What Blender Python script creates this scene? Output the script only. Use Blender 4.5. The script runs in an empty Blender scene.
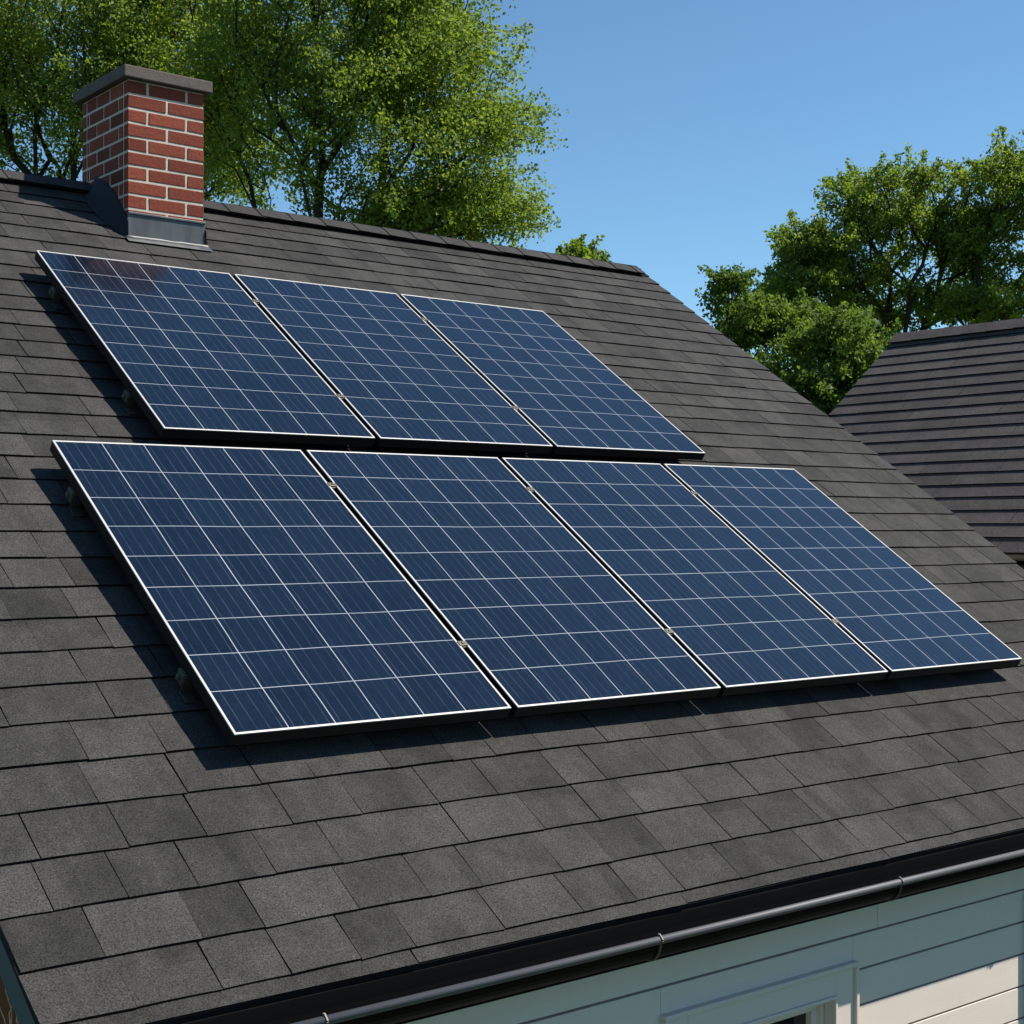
import bpy, bmesh, math, random
import numpy as np
from mathutils import Vector, Matrix
from math import radians, sin, cos, pi

scene = bpy.context.scene
COL = scene.collection

# ------------------------------------------------------------------ camera, world, sun, exposure
cam_d = bpy.data.cameras.new('camera')
cam = bpy.data.objects.new('camera', cam_d)
COL.objects.link(cam)
cam.location = (-2.0886, -3.8980, 0.6841)
cam.rotation_euler = (radians(90), 0, radians(-39.04))
cam_d.sensor_width = 36
cam_d.lens = 1499.0 / 1024 * 36
cam_d.shift_x = -4.3 / 1024
cam_d.shift_y = 17.6 / 1024
cam_d.clip_end = 3000
cam_d.clip_start = 0.05
scene.camera = cam

SUN = Vector((0.50, -0.36, 0.79)).normalized()          # direction towards the sun
world = bpy.data.worlds.new('World')
scene.world = world
world.use_nodes = True
wn = world.node_tree
wn.nodes.clear()
sky = wn.nodes.new('ShaderNodeTexSky')
sky.sky_type = 'NISHITA'
sky.sun_disc = False
sky.sun_elevation = math.asin(SUN.z)
sky.sun_rotation = math.atan2(SUN.x, SUN.y)
sky.altitude = 0
sky.air_density = 0.85
sky.dust_density = 0.0
sky.ozone_density = 4.0
bg = wn.nodes.new('ShaderNodeBackground')
bg.inputs[1].default_value = 0.096
wo = wn.nodes.new('ShaderNodeOutputWorld')
tint = wn.nodes.new('ShaderNodeMix')
tint.data_type = 'RGBA'
tint.blend_type = 'MULTIPLY'
tint.inputs[0].default_value = 1.0
tint.inputs[7].default_value = (0.87, 1.065, 1.04, 1)      # clear, slightly cyan air
wn.links.new(sky.outputs[0], tint.inputs[6])
wn.links.new(tint.outputs[2], bg.inputs[0])
wn.links.new(bg.outputs[0], wo.inputs[0])

sun_d = bpy.data.lights.new('sun', 'SUN')
sun_d.energy = 5.0
sun_d.angle = radians(0.5)
sun_d.color = (1.0, 0.935, 0.84)
sun = bpy.data.objects.new('sun', sun_d)
sun.rotation_euler = (-SUN).to_track_quat('-Z', 'Y').to_euler()
sun.location = (6, -8, 14)
COL.objects.link(sun)

scene.view_settings.view_transform = 'Standard'
scene.view_settings.look = 'None'
scene.view_settings.gamma = 1
scene.view_settings.exposure = 0.6
scene.render.engine = 'CYCLES'

# ------------------------------------------------------------------ geometry constants
P = radians(34.02)                      # roof pitch
SN, CS = sin(P), cos(P)
VR = 4.455                              # apex, measured up the slope from the panels' lower edge
VE = -0.818                             # eave
UL, UR = -0.808, 5.175                   # left and right rakes
GROUND = -3.1
YAP, ZAP = VR * CS, VR * SN
EY, EZ = VE * CS, VE * SN
YW = -0.555                              # face of the siding


def RP(u, v, h=0.0):
    return Vector((u, v * CS - h * SN, v * SN + h * CS))


# ------------------------------------------------------------------ materials
def mat(name, base=(0.5, 0.5, 0.5), rough=0.6, metal=0.0, spec=0.5):
    m = bpy.data.materials.new(name)
    m.use_nodes = True
    b = m.node_tree.nodes['Principled BSDF']
    b.inputs['Base Color'].default_value = (*base, 1)
    b.inputs['Roughness'].default_value = rough
    b.inputs['Metallic'].default_value = metal
    b.inputs['Specular IOR Level'].default_value = spec
    return m


class NT:
    def __init__(s, m):
        s.t = m.node_tree
        s.b = s.t.nodes['Principled BSDF']

    def n(s, typ, **kw):
        x = s.t.nodes.new(typ)
        for k, v in kw.items():
            setattr(x, k, v)
        return x

    def l(s, a, b):
        s.t.links.new(a, b)

    def val(s, sock, v):
        if hasattr(v, 'links') or isinstance(v, bpy.types.NodeSocket):
            s.l(v, sock)
        else:
            sock.default_value = v

    def math(s, op, a, b=0.0, c=None, clamp=False):
        x = s.n('ShaderNodeMath', operation=op)
        x.use_clamp = clamp
        s.val(x.inputs[0], a)
        s.val(x.inputs[1], b)
        if c is not None:
            s.val(x.inputs[2], c)
        return x.outputs[0]

    def mix(s, f, a, b, mode='MIX'):
        x = s.n('ShaderNodeMix', data_type='RGBA', blend_type=mode)
        s.val(x.inputs[0], f)
        for i, c in ((6, a), (7, b)):
            if isinstance(c, tuple):
                x.inputs[i].default_value = (*c, 1)
            else:
                s.l(c, x.inputs[i])
        return x.outputs[2]

    def noise(s, vec, scale, detail=2.0, rough=0.5, dist=0.0):
        x = s.n('ShaderNodeTexNoise')
        if vec is not None:
            s.l(vec, x.inputs['Vector'])
        x.inputs['Scale'].default_value = scale
        x.inputs['Detail'].default_value = detail
        x.inputs['Roughness'].default_value = rough
        x.inputs['Distortion'].default_value = dist
        return x.outputs[0]

    def mapr(s, v, a, b, c, d):
        x = s.n('ShaderNodeMapRange')
        s.val(x.inputs[0], v)
        for i, q in enumerate((a, b, c, d)):
            x.inputs[i + 1].default_value = q
        return x.outputs[0]

    def obj(s):
        return s.n('ShaderNodeTexCoord').outputs['Object']

    def mapping(s, vec, scale=(1, 1, 1), rot=(0, 0, 0)):
        x = s.n('ShaderNodeMapping')
        s.l(vec, x.inputs[0])
        x.inputs['Scale'].default_value = scale
        x.inputs['Rotation'].default_value = rot
        return x.outputs[0]

    def attr(s, name):
        return s.n('ShaderNodeAttribute', attribute_name=name).outputs['Fac']

    def bump(s, h, strength, dist):
        x = s.n('ShaderNodeBump')
        x.inputs['Strength'].default_value = strength
        x.inputs['Distance'].default_value = dist
        s.l(h, x.inputs['Height'])
        s.l(x.outputs[0], s.b.inputs['Normal'])


def shingle_mat(name, dark, light, grain=230.0, gscale=1.0):
    m = mat(name, rough=0.93, spec=0.25)
    t = NT(m)
    o = t.obj()
    tone = t.attr('tone')
    blotch = t.noise(t.mapping(o, (1, 1, 1)), 7.0 * gscale, 3.0, 0.6)
    mid = t.noise(o, 38.0 * gscale, 3.0, 0.7)
    gr = t.noise(o, grain, 2.0, 0.75)
    f = t.math('ADD', t.math('MULTIPLY', tone, 0.62), t.math('MULTIPLY', t.mapr(blotch, 0.34, 0.66, 0, 1), 0.44))
    f = t.math('ADD', t.math('SUBTRACT', f, 0.06), t.math('MULTIPLY', t.math('SUBTRACT', mid, 0.5), 0.6), clamp=True)
    c = t.mix(f, dark, light)
    # mineral granules: single pale and dark grains
    g = t.mapr(gr, 0.30, 0.70, 0.18, 2.05)
    cc = t.n('ShaderNodeVectorMath', operation='SCALE')
    t.l(c, cc.inputs[0])
    t.l(g, cc.inputs['Scale'])
    # broad weather streaks running down the slope
    st = t.noise(t.mapping(o, (6.0, 0.7, 0.7)), 1.6, 3.0, 0.6)
    cs = t.n('ShaderNodeVectorMath', operation='SCALE')
    t.l(cc.outputs[0], cs.inputs[0])
    t.l(t.mapr(st, 0.3, 0.7, 0.86, 1.12), cs.inputs['Scale'])
    t.l(cs.outputs[0], t.b.inputs['Base Color'])
    t.bump(t.math('ADD', t.math('MULTIPLY', gr, 0.8), t.math('MULTIPLY', mid, 0.5)), 0.55, 0.004)
    return m


M_SHINGLE = shingle_mat('shingle_granules', (0.0182, 0.0175, 0.0165), (0.0475, 0.0460, 0.0434))
M_EDGE = mat('asphalt_edge', (0.006, 0.006, 0.006), 0.9, 0, 0.2)
M_UNDER = mat('roof_underlay', (0.010, 0.010, 0.011), 0.9, 0, 0.2)
M_CAP = shingle_mat('ridge_granules', (0.0220, 0.0203, 0.0190), (0.0420, 0.0390, 0.0366))
M_NSHINGLE = shingle_mat('neighbour_shingle_granules', (0.034, 0.0300, 0.0295), (0.062, 0.0545, 0.0525), 120.0, 0.6)
M_BLACK = mat('black_coated_metal', (0.003, 0.003, 0.0033), 0.55, 0.0, 0.08)
M_FRAME = mat('black_anodised_frame', (0.006, 0.006, 0.0065), 0.5, 0.0, 0.25)
M_UNDERSIDE = mat('panel_backsheet', (0.02, 0.02, 0.022), 0.7)
M_RIM = mat('silver_anodised_rim', (0.50, 0.49, 0.475), 0.45, 0.2)
M_ALU = mat('aluminium', (0.13, 0.12, 0.095), 0.5, 0.6)
M_FOOT = mat('grey_foot_metal', (0.06, 0.058, 0.052), 0.5, 0.4)
M_LIP = mat('gutter_lip_metal', (0.080, 0.082, 0.088), 0.58, 0.25)
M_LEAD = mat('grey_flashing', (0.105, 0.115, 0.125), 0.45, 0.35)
t = NT(M_LEAD)
o = t.obj()
t.l(t.mix(t.mapr(t.noise(t.mapping(o, (1, 1, 0.35)), 14, 4, 0.6), 0.3, 0.7, 0, 1), (0.050, 0.055, 0.060), (0.095, 0.100, 0.104)), t.b.inputs['Base Color'])
M_LEADD = mat('shade_toned_flashing', (0.006, 0.008, 0.011), 0.75, 0.0)  # side flashing: the chimney's shade is put into this near-black base colour
M_CAULK = mat('pale_sealant', (0.34, 0.32, 0.29), 0.7)
M_SLATEP = mat('slate_blue_paint', (0.034, 0.060, 0.085), 0.5)

M_BRICK = mat('brick', rough=0.88, spec=0.2)
t = NT(M_BRICK)
o = t.obj()
tone = t.attr('tone')
c = t.mix(tone, (0.110, 0.024, 0.016), (0.235, 0.056, 0.032))
nz = t.noise(o, 55, 4, 0.7)
c = t.mix(t.mapr(nz, 0.52, 0.78, 0, 0.7), c, (0.085, 0.030, 0.024))
c = t.mix(t.mapr(t.noise(o, 160, 2, 0.6), 0.6, 0.85, 0, 0.5), c, (0.36, 0.16, 0.11))
t.l(c, t.b.inputs['Base Color'])
t.bump(nz, 0.6, 0.006)

M_MORTAR = mat('mortar', rough=0.95, spec=0.1)
t = NT(M_MORTAR)
o = t.obj()
t.l(t.mix(t.noise(o, 60, 3, 0.6), (0.40, 0.345, 0.28), (0.60, 0.54, 0.46)), t.b.inputs['Base Color'])
t.bump(t.noise(o, 120, 3, 0.6), 0.5, 0.004)

M_CONC = mat('concrete_cap', rough=0.92, spec=0.15)
t = NT(M_CONC)
o = t.obj()
c = t.mix(t.noise(o, 22, 4, 0.65), (0.075, 0.063, 0.056), (0.155, 0.133, 0.118))
c = t.mix(t.mapr(t.noise(o, 9, 3, 0.6), 0.55, 0.8, 0, 0.5), c, (0.05, 0.046, 0.043))
t.l(c, t.b.inputs['Base Color'])
t.bump(t.noise(o, 90, 4, 0.7), 0.5, 0.006)

M_SIDING = mat('cream_white_siding', rough=0.55, spec=0.35)
t = NT(M_SIDING)
o = t.obj()
c = t.mix(t.noise(t.mapping(o, (0.6, 1, 3)), 6, 4, 0.6), (0.595, 0.518, 0.452), (0.670, 0.590, 0.518))
c = t.mix(t.mapr(t.noise(t.mapping(o, (5, 1, 0.6)), 3, 4, 0.6), 0.55, 0.85, 0, 0.22), c, (0.52, 0.49, 0.42))
t.l(c, t.b.inputs['Base Color'])
t.bump(t.noise(t.mapping(o, (1, 1, 5)), 40, 3, 0.6), 0.12, 0.003)

M_TRIMW = mat('white_window_paint', (0.610, 0.535, 0.470), 0.45)
M_GROOVE = mat('siding_groove', (0.26, 0.205, 0.13), 0.8)
M_GLASSW = mat('dark_window_glass', (0.010, 0.012, 0.015), 0.06, 0, 0.6)

M_WOODB = mat('brown_clapboard', rough=0.8, spec=0.2)
t = NT(M_WOODB)
o = t.obj()
t.l(t.mix(t.noise(t.mapping(o, (1, 1, 12)), 5, 4, 0.65), (0.085, 0.024, 0.006), (0.180, 0.054, 0.014)), t.b.inputs['Base Color'])
t.bump(t.noise(t.mapping(o, (1, 1, 10)), 20, 3, 0.6), 0.4, 0.006)
M_TWIG = mat('dry_twig', (0.60, 0.40, 0.25), 0.8)
M_NWALL = mat('neighbour_wall', (0.009, 0.0075, 0.006), 0.85)
M_NFASCIA = mat('neighbour_fascia', (0.085, 0.070, 0.048), 0.7)
M_NSOFFIT = mat('neighbour_soffit', (0.03, 0.028, 0.024), 0.8)

M_GRASS = mat('lawn', rough=0.95, spec=0.1)
t = NT(M_GRASS)
o = t.obj()
c = t.mix(t.noise(o, 0.6, 5, 0.65), (0.030, 0.055, 0.012), (0.065, 0.095, 0.025))
c = t.mix(t.mapr(t.noise(o, 25, 3, 0.7), 0.4, 0.7, 0, 0.6), c, (0.085, 0.105, 0.035))
t.l(c, t.b.inputs['Base Color'])
t.bump(t.noise(o, 30, 3, 0.7), 0.8, 0.05)


def leaf_mat(name, dark, light, tr):
    m = mat(name, rough=0.55, spec=0.3)
    t = NT(m)
    tone = t.attr('tone')
    c = t.mix(tone, dark, light)
    t.l(c, t.b.inputs['Base Color'])
    tl = t.n('ShaderNodeBsdfTranslucent')
    hs = t.mix(1.0, c, tr, 'MULTIPLY')
    t.l(hs, tl.inputs[0])
    mx = t.n('ShaderNodeMixShader')
    mx.inputs[0].default_value = 0.55
    t.l(t.b.outputs[0], mx.inputs[1])
    t.l(tl.outputs[0], mx.inputs[2])
    out = [n for n in t.t.nodes if n.type == 'OUTPUT_MATERIAL'][0]
    t.l(mx.outputs[0], out.inputs[0])
    return m


M_LEAF_YG = leaf_mat('yellow_green_leaf', (0.122, 0.185, 0.030), (0.215, 0.295, 0.056), (1.5, 1.45, 0.7))
M_LEAF_G = leaf_mat('mid_green_leaf', (0.110, 0.172, 0.028), (0.205, 0.275, 0.052), (1.4, 1.4, 0.6))
M_LEAF_D = leaf_mat('deep_green_leaf', (0.075, 0.130, 0.024), (0.152, 0.218, 0.044), (1.3, 1.35, 0.6))
M_BARK = mat('bark', rough=0.95, spec=0.1)
t = NT(M_BARK)
o = t.obj()
t.l(t.mix(t.noise(t.mapping(o, (1, 1, 0.2)), 14, 4, 0.7), (0.018, 0.014, 0.010), (0.060, 0.047, 0.034)), t.b.inputs['Base Color'])
t.bump(t.noise(t.mapping(o, (1, 1, 0.2)), 16, 4, 0.7), 0.8, 0.03)

# photovoltaic cells: lines drawn in the panel's own coordinates (metres)
PW, PH, RIMW = 0.974, 1.60, 0.0085


def cell_mat():
    m = mat('photovoltaic_cells', rough=0.15, spec=0.62)
    t = NT(m)
    o = t.obj()
    sp = t.n('ShaderNodeSeparateXYZ')
    t.l(o, sp.inputs[0])
    x, y = sp.outputs[0], sp.outputs[1]
    nx, ny = 6, 9
    mx, my = 0.018, 0.020
    cw, ch = (PW - 2 * mx) / nx, (PH - 2 * my) / ny
    # slight unevenness of the strings
    wob = t.math('MULTIPLY', t.math('SUBTRACT', t.noise(o, 3.0, 1.0), 0.5), 0.010)
    fx = t.math('DIVIDE', t.math('SUBTRACT', t.math('ADD', x, wob), mx), cw)
    fy = t.math('DIVIDE', t.math('SUBTRACT', t.math('ADD', y, wob), my), ch)

    def dist_line(f, size, half):
        fr = t.math('FRACT', f)
        d = t.math('SUBTRACT', 0.5, t.math('ABSOLUTE', t.math('SUBTRACT', fr, 0.5)))
        d = t.math('MULTIPLY', d, size)
        return t.math('LESS_THAN', d, half)

    def inside(f, n):
        return t.math('MULTIPLY', t.math('GREATER_THAN', f, 0.3), t.math('LESS_THAN', f, n - 0.3))
    lx = t.math('MULTIPLY', dist_line(fx, cw, 0.0017), inside(fx, nx))
    ly = t.math('MULTIPLY', dist_line(fy, ch, 0.0015), inside(fy, ny))
    grid = t.math('MAXIMUM', lx, ly)
    # busbars: four per cell, running up the slope
    bus = dist_line(t.math('ADD', t.math('MULTIPLY', fx, 4.0), 0.5), cw / 4, 0.0009)
    # per-cell tone and crystal grain
    cx = t.n('ShaderNodeCombineXYZ')
    t.l(t.math('FLOOR', fx), cx.inputs[0])
    t.l(t.math('FLOOR', fy), cx.inputs[1])
    oi = t.n('ShaderNodeObjectInfo')
    t.l(oi.outputs['Random'], cx.inputs[2])
    wnz = t.n('ShaderNodeTexWhiteNoise')
    t.l(cx.outputs[0], wnz.inputs['Vector'])
    vor = t.n('ShaderNodeTexVoronoi')
    t.l(t.mapping(o, (1.0, 0.22, 1)), vor.inputs['Vector'])
    vor.inputs['Scale'].default_value = 170
    crystal = t.n('ShaderNodeSeparateColor')
    t.l(vor.outputs['Color'], crystal.inputs[0])
    f = t.math('ADD', t.math('MULTIPLY', wnz.outputs['Value'], 0.45), t.math('MULTIPLY', crystal.outputs[0], 0.55))
    c = t.mix(f, (0.0018, 0.0042, 0.0105), (0.0050, 0.0105, 0.0225))
    fing = t.math('MULTIPLY', bus, t.mapr(t.noise(t.mapping(o, (1, 1.0, 1)), 9, 2), 0.35, 0.65, 0.25, 0.8))
    c = t.mix(fing, c, (0.062, 0.080, 0.112))
    c = t.mix(t.math('MULTIPLY', grid, t.mapr(t.noise(o, 4, 2), 0.3, 0.7, 0.72, 1.0)), c, (0.36, 0.385, 0.42))
    t.l(c, t.b.inputs['Base Color'])
    rr = t.mapr(t.noise(o, 5, 4, 0.65), 0.3, 0.7, 0.12, 0.17)
    t.l(rr, t.b.inputs['Roughness'])
    return m


M_CELL = cell_mat()


# ------------------------------------------------------------------ mesh helpers
class MB:
    """collects faces for ONE mesh object"""

    def __init__(s):
        s.v, s.f, s.mi, s.tone = [], [], [], []

    def face(s, pts, mi=0, tone=0.5):
        b = len(s.v)
        s.v.extend([tuple(p) for p in pts])
        s.f.append(tuple(range(b, b + len(pts))))
        s.mi.append(mi)
        s.tone.append(tone)

    def hexa(s, c, mi=0, tone=0.5, mis=None):
        """c: 8 corners, 0-3 bottom loop, 4-7 top loop"""
        b = len(s.v)
        s.v.extend([tuple(p) for p in c])
        fs = [(3, 2, 1, 0), (4, 5, 6, 7), (0, 1, 5, 4), (1, 2, 6, 5), (2, 3, 7, 6), (3, 0, 4, 7)]
        for k, q in enumerate(fs):
            s.f.append(tuple(b + i for i in q))
            s.mi.append(mi if mis is None else mis[k])
            s.tone.append(tone)

    def box(s, x0, x1, y0, y1, z0, z1, mi=0, tone=0.5):
        s.hexa([(x0, y0, z0), (x1, y0, z0), (x1, y1, z0), (x0, y1, z0),
                (x0, y0, z1), (x1, y0, z1), (x1, y1, z1), (x0, y1, z1)], mi, tone)

    def rbox(s, u0, u1, v0, v1, h0, h1, mi=0, tone=0.5):
        s.hexa([RP(u0, v0, h0), RP(u1, v0, h0), RP(u1, v1, h0), RP(u0, v1, h0),
                RP(u0, v0, h1), RP(u1, v0, h1), RP(u1, v1, h1), RP(u0, v1, h1)], mi, tone)

    def prism(s, prof, x0, x1, mi=0, closed=True, cap=True):
        """profile of (y,z) points swept along X"""
        n = len(prof)
        b = len(s.v)
        for x in (x0, x1):
            s.v.extend([(x, y, z) for y, z in prof])
        rng = range(n) if closed else range(n - 1)
        for i in rng:
            j = (i + 1) % n
            s.f.append((b + i, b + j, b + n + j, b + n + i))
            s.mi.append(mi)
            s.tone.append(0.5)
        if closed and cap:
            s.f.append(tuple(b + i for i in reversed(range(n))))
            s.f.append(tuple(b + n + i for i in range(n)))
            s.mi += [mi, mi]
            s.tone += [0.5, 0.5]

    def tube(s, pts, rad, sides=8, mi=0, cap=True):
        pts = [Vector(p) for p in pts]
        if not isinstance(rad, (list, tuple)):
            rad = [rad] * len(pts)
        b = len(s.v)
        for i, p in enumerate(pts):
            d = (pts[min(i + 1, len(pts) - 1)] - pts[max(i - 1, 0)]).normalized()
            a = Vector((0, 0, 1)) if abs(d.z) < 0.9 else Vector((1, 0, 0))
            e = d.cross(a).normalized()
            g = d.cross(e)
            for k in range(sides):
                an = 2 * pi * k / sides
                s.v.append(tuple(p + (e * cos(an) + g * sin(an)) * rad[i]))
        for i in range(len(pts) - 1):
            for k in range(sides):
                k2 = (k + 1) % sides
                s.f.append((b + i * sides + k, b + i * sides + k2, b + (i + 1) * sides + k2, b + (i + 1) * sides + k))
                s.mi.append(mi)
                s.tone.append(0.5)
        if cap:
            s.f.append(tuple(b + k for k in range(sides)))
            s.f.append(tuple(b + (len(pts) - 1) * sides + k for k in reversed(range(sides))))
            s.mi += [mi, mi]
            s.tone += [0.5, 0.5]

    def build(s, name, mats, parent=None, bevel=0.0, smooth=False, label=None):
        me = bpy.data.meshes.new(name)
        me.from_pydata(s.v, [], s.f)
        if not isinstance(mats, (list, tuple)):
            mats = [mats]
        for m in mats:
            me.materials.append(m)
        me.polygons.foreach_set('material_index', s.mi)
        a = me.attributes.new('tone', 'FLOAT', 'FACE')
        a.data.foreach_set('value', s.tone)
        bm = bmesh.new()
        bm.from_mesh(me)
        bmesh.ops.recalc_face_normals(bm, faces=bm.faces)
        bm.to_mesh(me)
        bm.free()
        if smooth:
            me.polygons.foreach_set('use_smooth', [True] * len(me.polygons))
        ob = bpy.data.objects.new(name, me)
        COL.objects.link(ob)
        if parent is not None:
            ob.parent = parent
            w = parent
            off = Vector((0, 0, 0))
            while w is not None:
                off += w.location
                w = w.parent
            if not parent.get('local'):
                ob.location = -off
        if bevel:
            md = ob.modifiers.new('bevel', 'BEVEL')
            md.width = bevel
            md.segments = 2
            md.limit_method = 'ANGLE'
            md.angle_limit = radians(40)
        if label:
            ob['label'] = label
        return ob


def tag(o, label=None, cat=None, group=None, kind=None):
    for k, v in (('label', label), ('category', cat), ('group', group), ('kind', kind)):
        if v:
            o[k] = v
    return o


def empty(name, loc, label, cat, group=None):
    o = bpy.data.objects.new(name, None)
    o.empty_display_size = 0.2
    COL.objects.link(o)
    o.location = loc
    return tag(o, label, cat, group)


rnd = random.Random(11)

# ------------------------------------------------------------------ ground
g = MB()
g.face([(-700, -700, GROUND), (700, -700, GROUND), (700, 700, GROUND), (-700, 700, GROUND)])
tag(g.build('ground', M_GRASS), kind='structure')

# ------------------------------------------------------------------ the house
house = empty('house', (2.2, 3.65, GROUND), 'house with dark grey shingle roof, brick chimney and white clapboard wall, carrying the solar panels', 'house')

COURSES = [-0.818, -0.772, -0.612, -0.441, -0.270, -0.098, 0.072, 0.240, 0.406, 0.563, 0.723, 0.883, 1.045,
           1.201, 1.366, 1.527, 1.681, 1.838, 2.004, 2.153, 2.308, 2.454, 2.597, 2.742, 2.881, 3.017,
           3.178, 3.336, 3.500, 3.648, 3.807, 3.944, 4.091, 4.222, 4.345]


def shingle_courses(mb, conv, courses, ul, ur, vtop, r, wmin, wmax, thick=0.0118, first_plain=True, gap=0.0016):
    for i, v0 in enumerate(courses):
        v1 = (courses[i + 1] if i + 1 < len(courses) else vtop) + 0.03
        u = ul + r.uniform(-0.004, 0.004)
        end = ur + r.uniform(-0.004, 0.004)
        u_next = u + r.uniform(wmin * 0.5, wmax)
        last = 0.5
        while u < end - 0.005:
            un = min(u_next, end)
            if end - un < 0.06:
                un = end
            if i == 0 and first_plain:
                un = min(u + 1.0, end)
            tone = min(1, max(0, r.gauss(0.5, 0.24)))
            dv0 = r.uniform(-0.0022, 0.0022)
            dv1 = r.uniform(-0.0022, 0.0022)
            hl = thick + r.uniform(-0.0015, 0.002)
            hr = thick + r.uniform(-0.0015, 0.002)
            if i == 0 and first_plain:
                hl = hr = 0.0055
            gp = gap * r.uniform(0.5, 1.25)
            a, b = u + gp, un - gp
            sk = r.uniform(-0.003, 0.003)
            nseg = 4
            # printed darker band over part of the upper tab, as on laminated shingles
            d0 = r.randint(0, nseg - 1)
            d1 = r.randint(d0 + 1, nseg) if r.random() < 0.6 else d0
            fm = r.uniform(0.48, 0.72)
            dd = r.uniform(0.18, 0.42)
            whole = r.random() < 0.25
            for k in range(nseg):
                fa, fb = k / nseg, (k + 1) / nseg
                ua, ub = a + (b - a) * fa, a + (b - a) * fb
                va = v0 + dv0 + (dv1 - dv0) * fa + 0.0016 * sin(pi * fa)
                vb = v0 + dv0 + (dv1 - dv0) * fb + 0.0016 * sin(pi * fb)
                ha, hb = hl + (hr - hl) * fa, hl + (hr - hl) * fb
                vma, vmb = va + (v1 - va) * fm, vb + (v1 - vb) * fm
                hma, hmb = ha + (0.0032 - ha) * fm, hb + (0.0032 - hb) * fm
                sm = sk * fm
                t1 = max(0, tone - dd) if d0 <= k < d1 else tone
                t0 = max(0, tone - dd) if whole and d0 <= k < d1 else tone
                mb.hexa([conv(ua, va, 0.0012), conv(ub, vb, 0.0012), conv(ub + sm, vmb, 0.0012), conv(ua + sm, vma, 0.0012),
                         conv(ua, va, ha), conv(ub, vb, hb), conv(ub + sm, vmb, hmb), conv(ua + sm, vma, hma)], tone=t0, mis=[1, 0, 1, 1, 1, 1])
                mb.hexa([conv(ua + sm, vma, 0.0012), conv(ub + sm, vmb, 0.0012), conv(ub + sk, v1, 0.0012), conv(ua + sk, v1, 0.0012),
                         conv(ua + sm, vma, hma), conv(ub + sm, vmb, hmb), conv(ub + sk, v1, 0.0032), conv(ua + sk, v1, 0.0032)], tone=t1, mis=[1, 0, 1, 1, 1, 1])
            u = un
            u_next = u + r.choice((r.uniform(wmin, (wmin + wmax) / 2), r.uniform((wmin + wmax) / 2, wmax)))


roof = MB()
# deck below the shingles, front and back slopes (closed solid)
prof = [(EY, EZ), (YAP, ZAP), (2 * YAP - EY, EZ), (2 * YAP - EY - 0.02, EZ - 0.03), (YAP, ZAP - 0.05), (EY + 0.02, EZ - 0.03)]
roof.prism(prof, UL + 0.01, UR - 0.01, mi=2)
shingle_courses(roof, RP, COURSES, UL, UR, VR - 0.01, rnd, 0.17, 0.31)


def RPB(u, v, h=0.0):
    q = RP(u, v, h)
    return Vector((q.x, 2 * YAP - q.y, q.z))


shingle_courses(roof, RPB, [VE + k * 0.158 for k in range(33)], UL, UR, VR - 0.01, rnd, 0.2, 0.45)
roof_o = roof.build('roof', [M_SHINGLE, M_EDGE, M_UNDER], house)

# ridge vent and its cap shingles
vent = MB()
vent.prism([(YAP - 0.105 * CS - 0.0 * SN, ZAP - 0.105 * SN + 0.012), (YAP, ZAP + 0.012), (YAP + 0.105 * CS, ZAP - 0.105 * SN + 0.012),
            (YAP + 0.105 * CS, ZAP - 0.105 * SN + 0.030), (YAP, ZAP + 0.030), (YAP - 0.105 * CS, ZAP - 0.105 * SN + 0.030)], UL + 0.02, UR - 0.03)
vent.build('ridge_vent', M_EDGE, roof_o)
cap = MB()
u = UL
W = 0.128
r2 = random.Random(4)
while u < UR - 0.08:
    un = min(u + 0.21 + r2.uniform(-0.02, 0.02), UR - 0.065)
    tone = min(1, max(0, r2.gauss(0.5, 0.22)))
    jl, jr = r2.uniform(-0.004, 0.004), r2.uniform(-0.003, 0.003)
    for sgn in (-1, 1):
        def pt(uu, v, h):
            q = RP(uu, VR - v, h)
            return Vector((q.x, q.y if sgn < 0 else 2 * YAP - q.y, q.z))
        ha, hb = 0.036, 0.0395
        # slab bent over the ridge in three facets
        prev = None
        for (v, dh) in ((W + jl, 0.0), (0.05, 0.001), (0.018, -0.002), (0.0, -0.009)):
            cur = (v, dh)
            if prev:
                v0, d0 = prev
                b0, b1 = pt(u + 0.0008, v0, ha + d0 - 0.009), pt(un + 0.03, v0, hb + d0 - 0.016)
                b2, b3 = pt(un + 0.03, v, hb + dh - 0.016), pt(u + 0.0008, v, ha + dh - 0.009)
                t0, t1 = pt(u + 0.0008, v0, hb + d0), pt(un + 0.03, v0, ha + d0 - 0.002)
                t2, t3 = pt(un + 0.03, v, ha + dh - 0.002), pt(u + 0.0008, v, hb + dh)
                if un + 0.03 > UR - 0.06:
                    for q in (b1, b2, t1, t2):
                        q.x = UR - 0.06
                cap.hexa([b0, b1, b2, b3, t0, t1, t2, t3], tone=tone, mis=[1, 0, 1, 0, 1, 0] if v0 > 0.06 else [1, 0, 0, 0, 0, 0])
            prev = cur
    u = un
cap.build('ridge_cap', [M_CAP, M_EDGE], roof_o)

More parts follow.
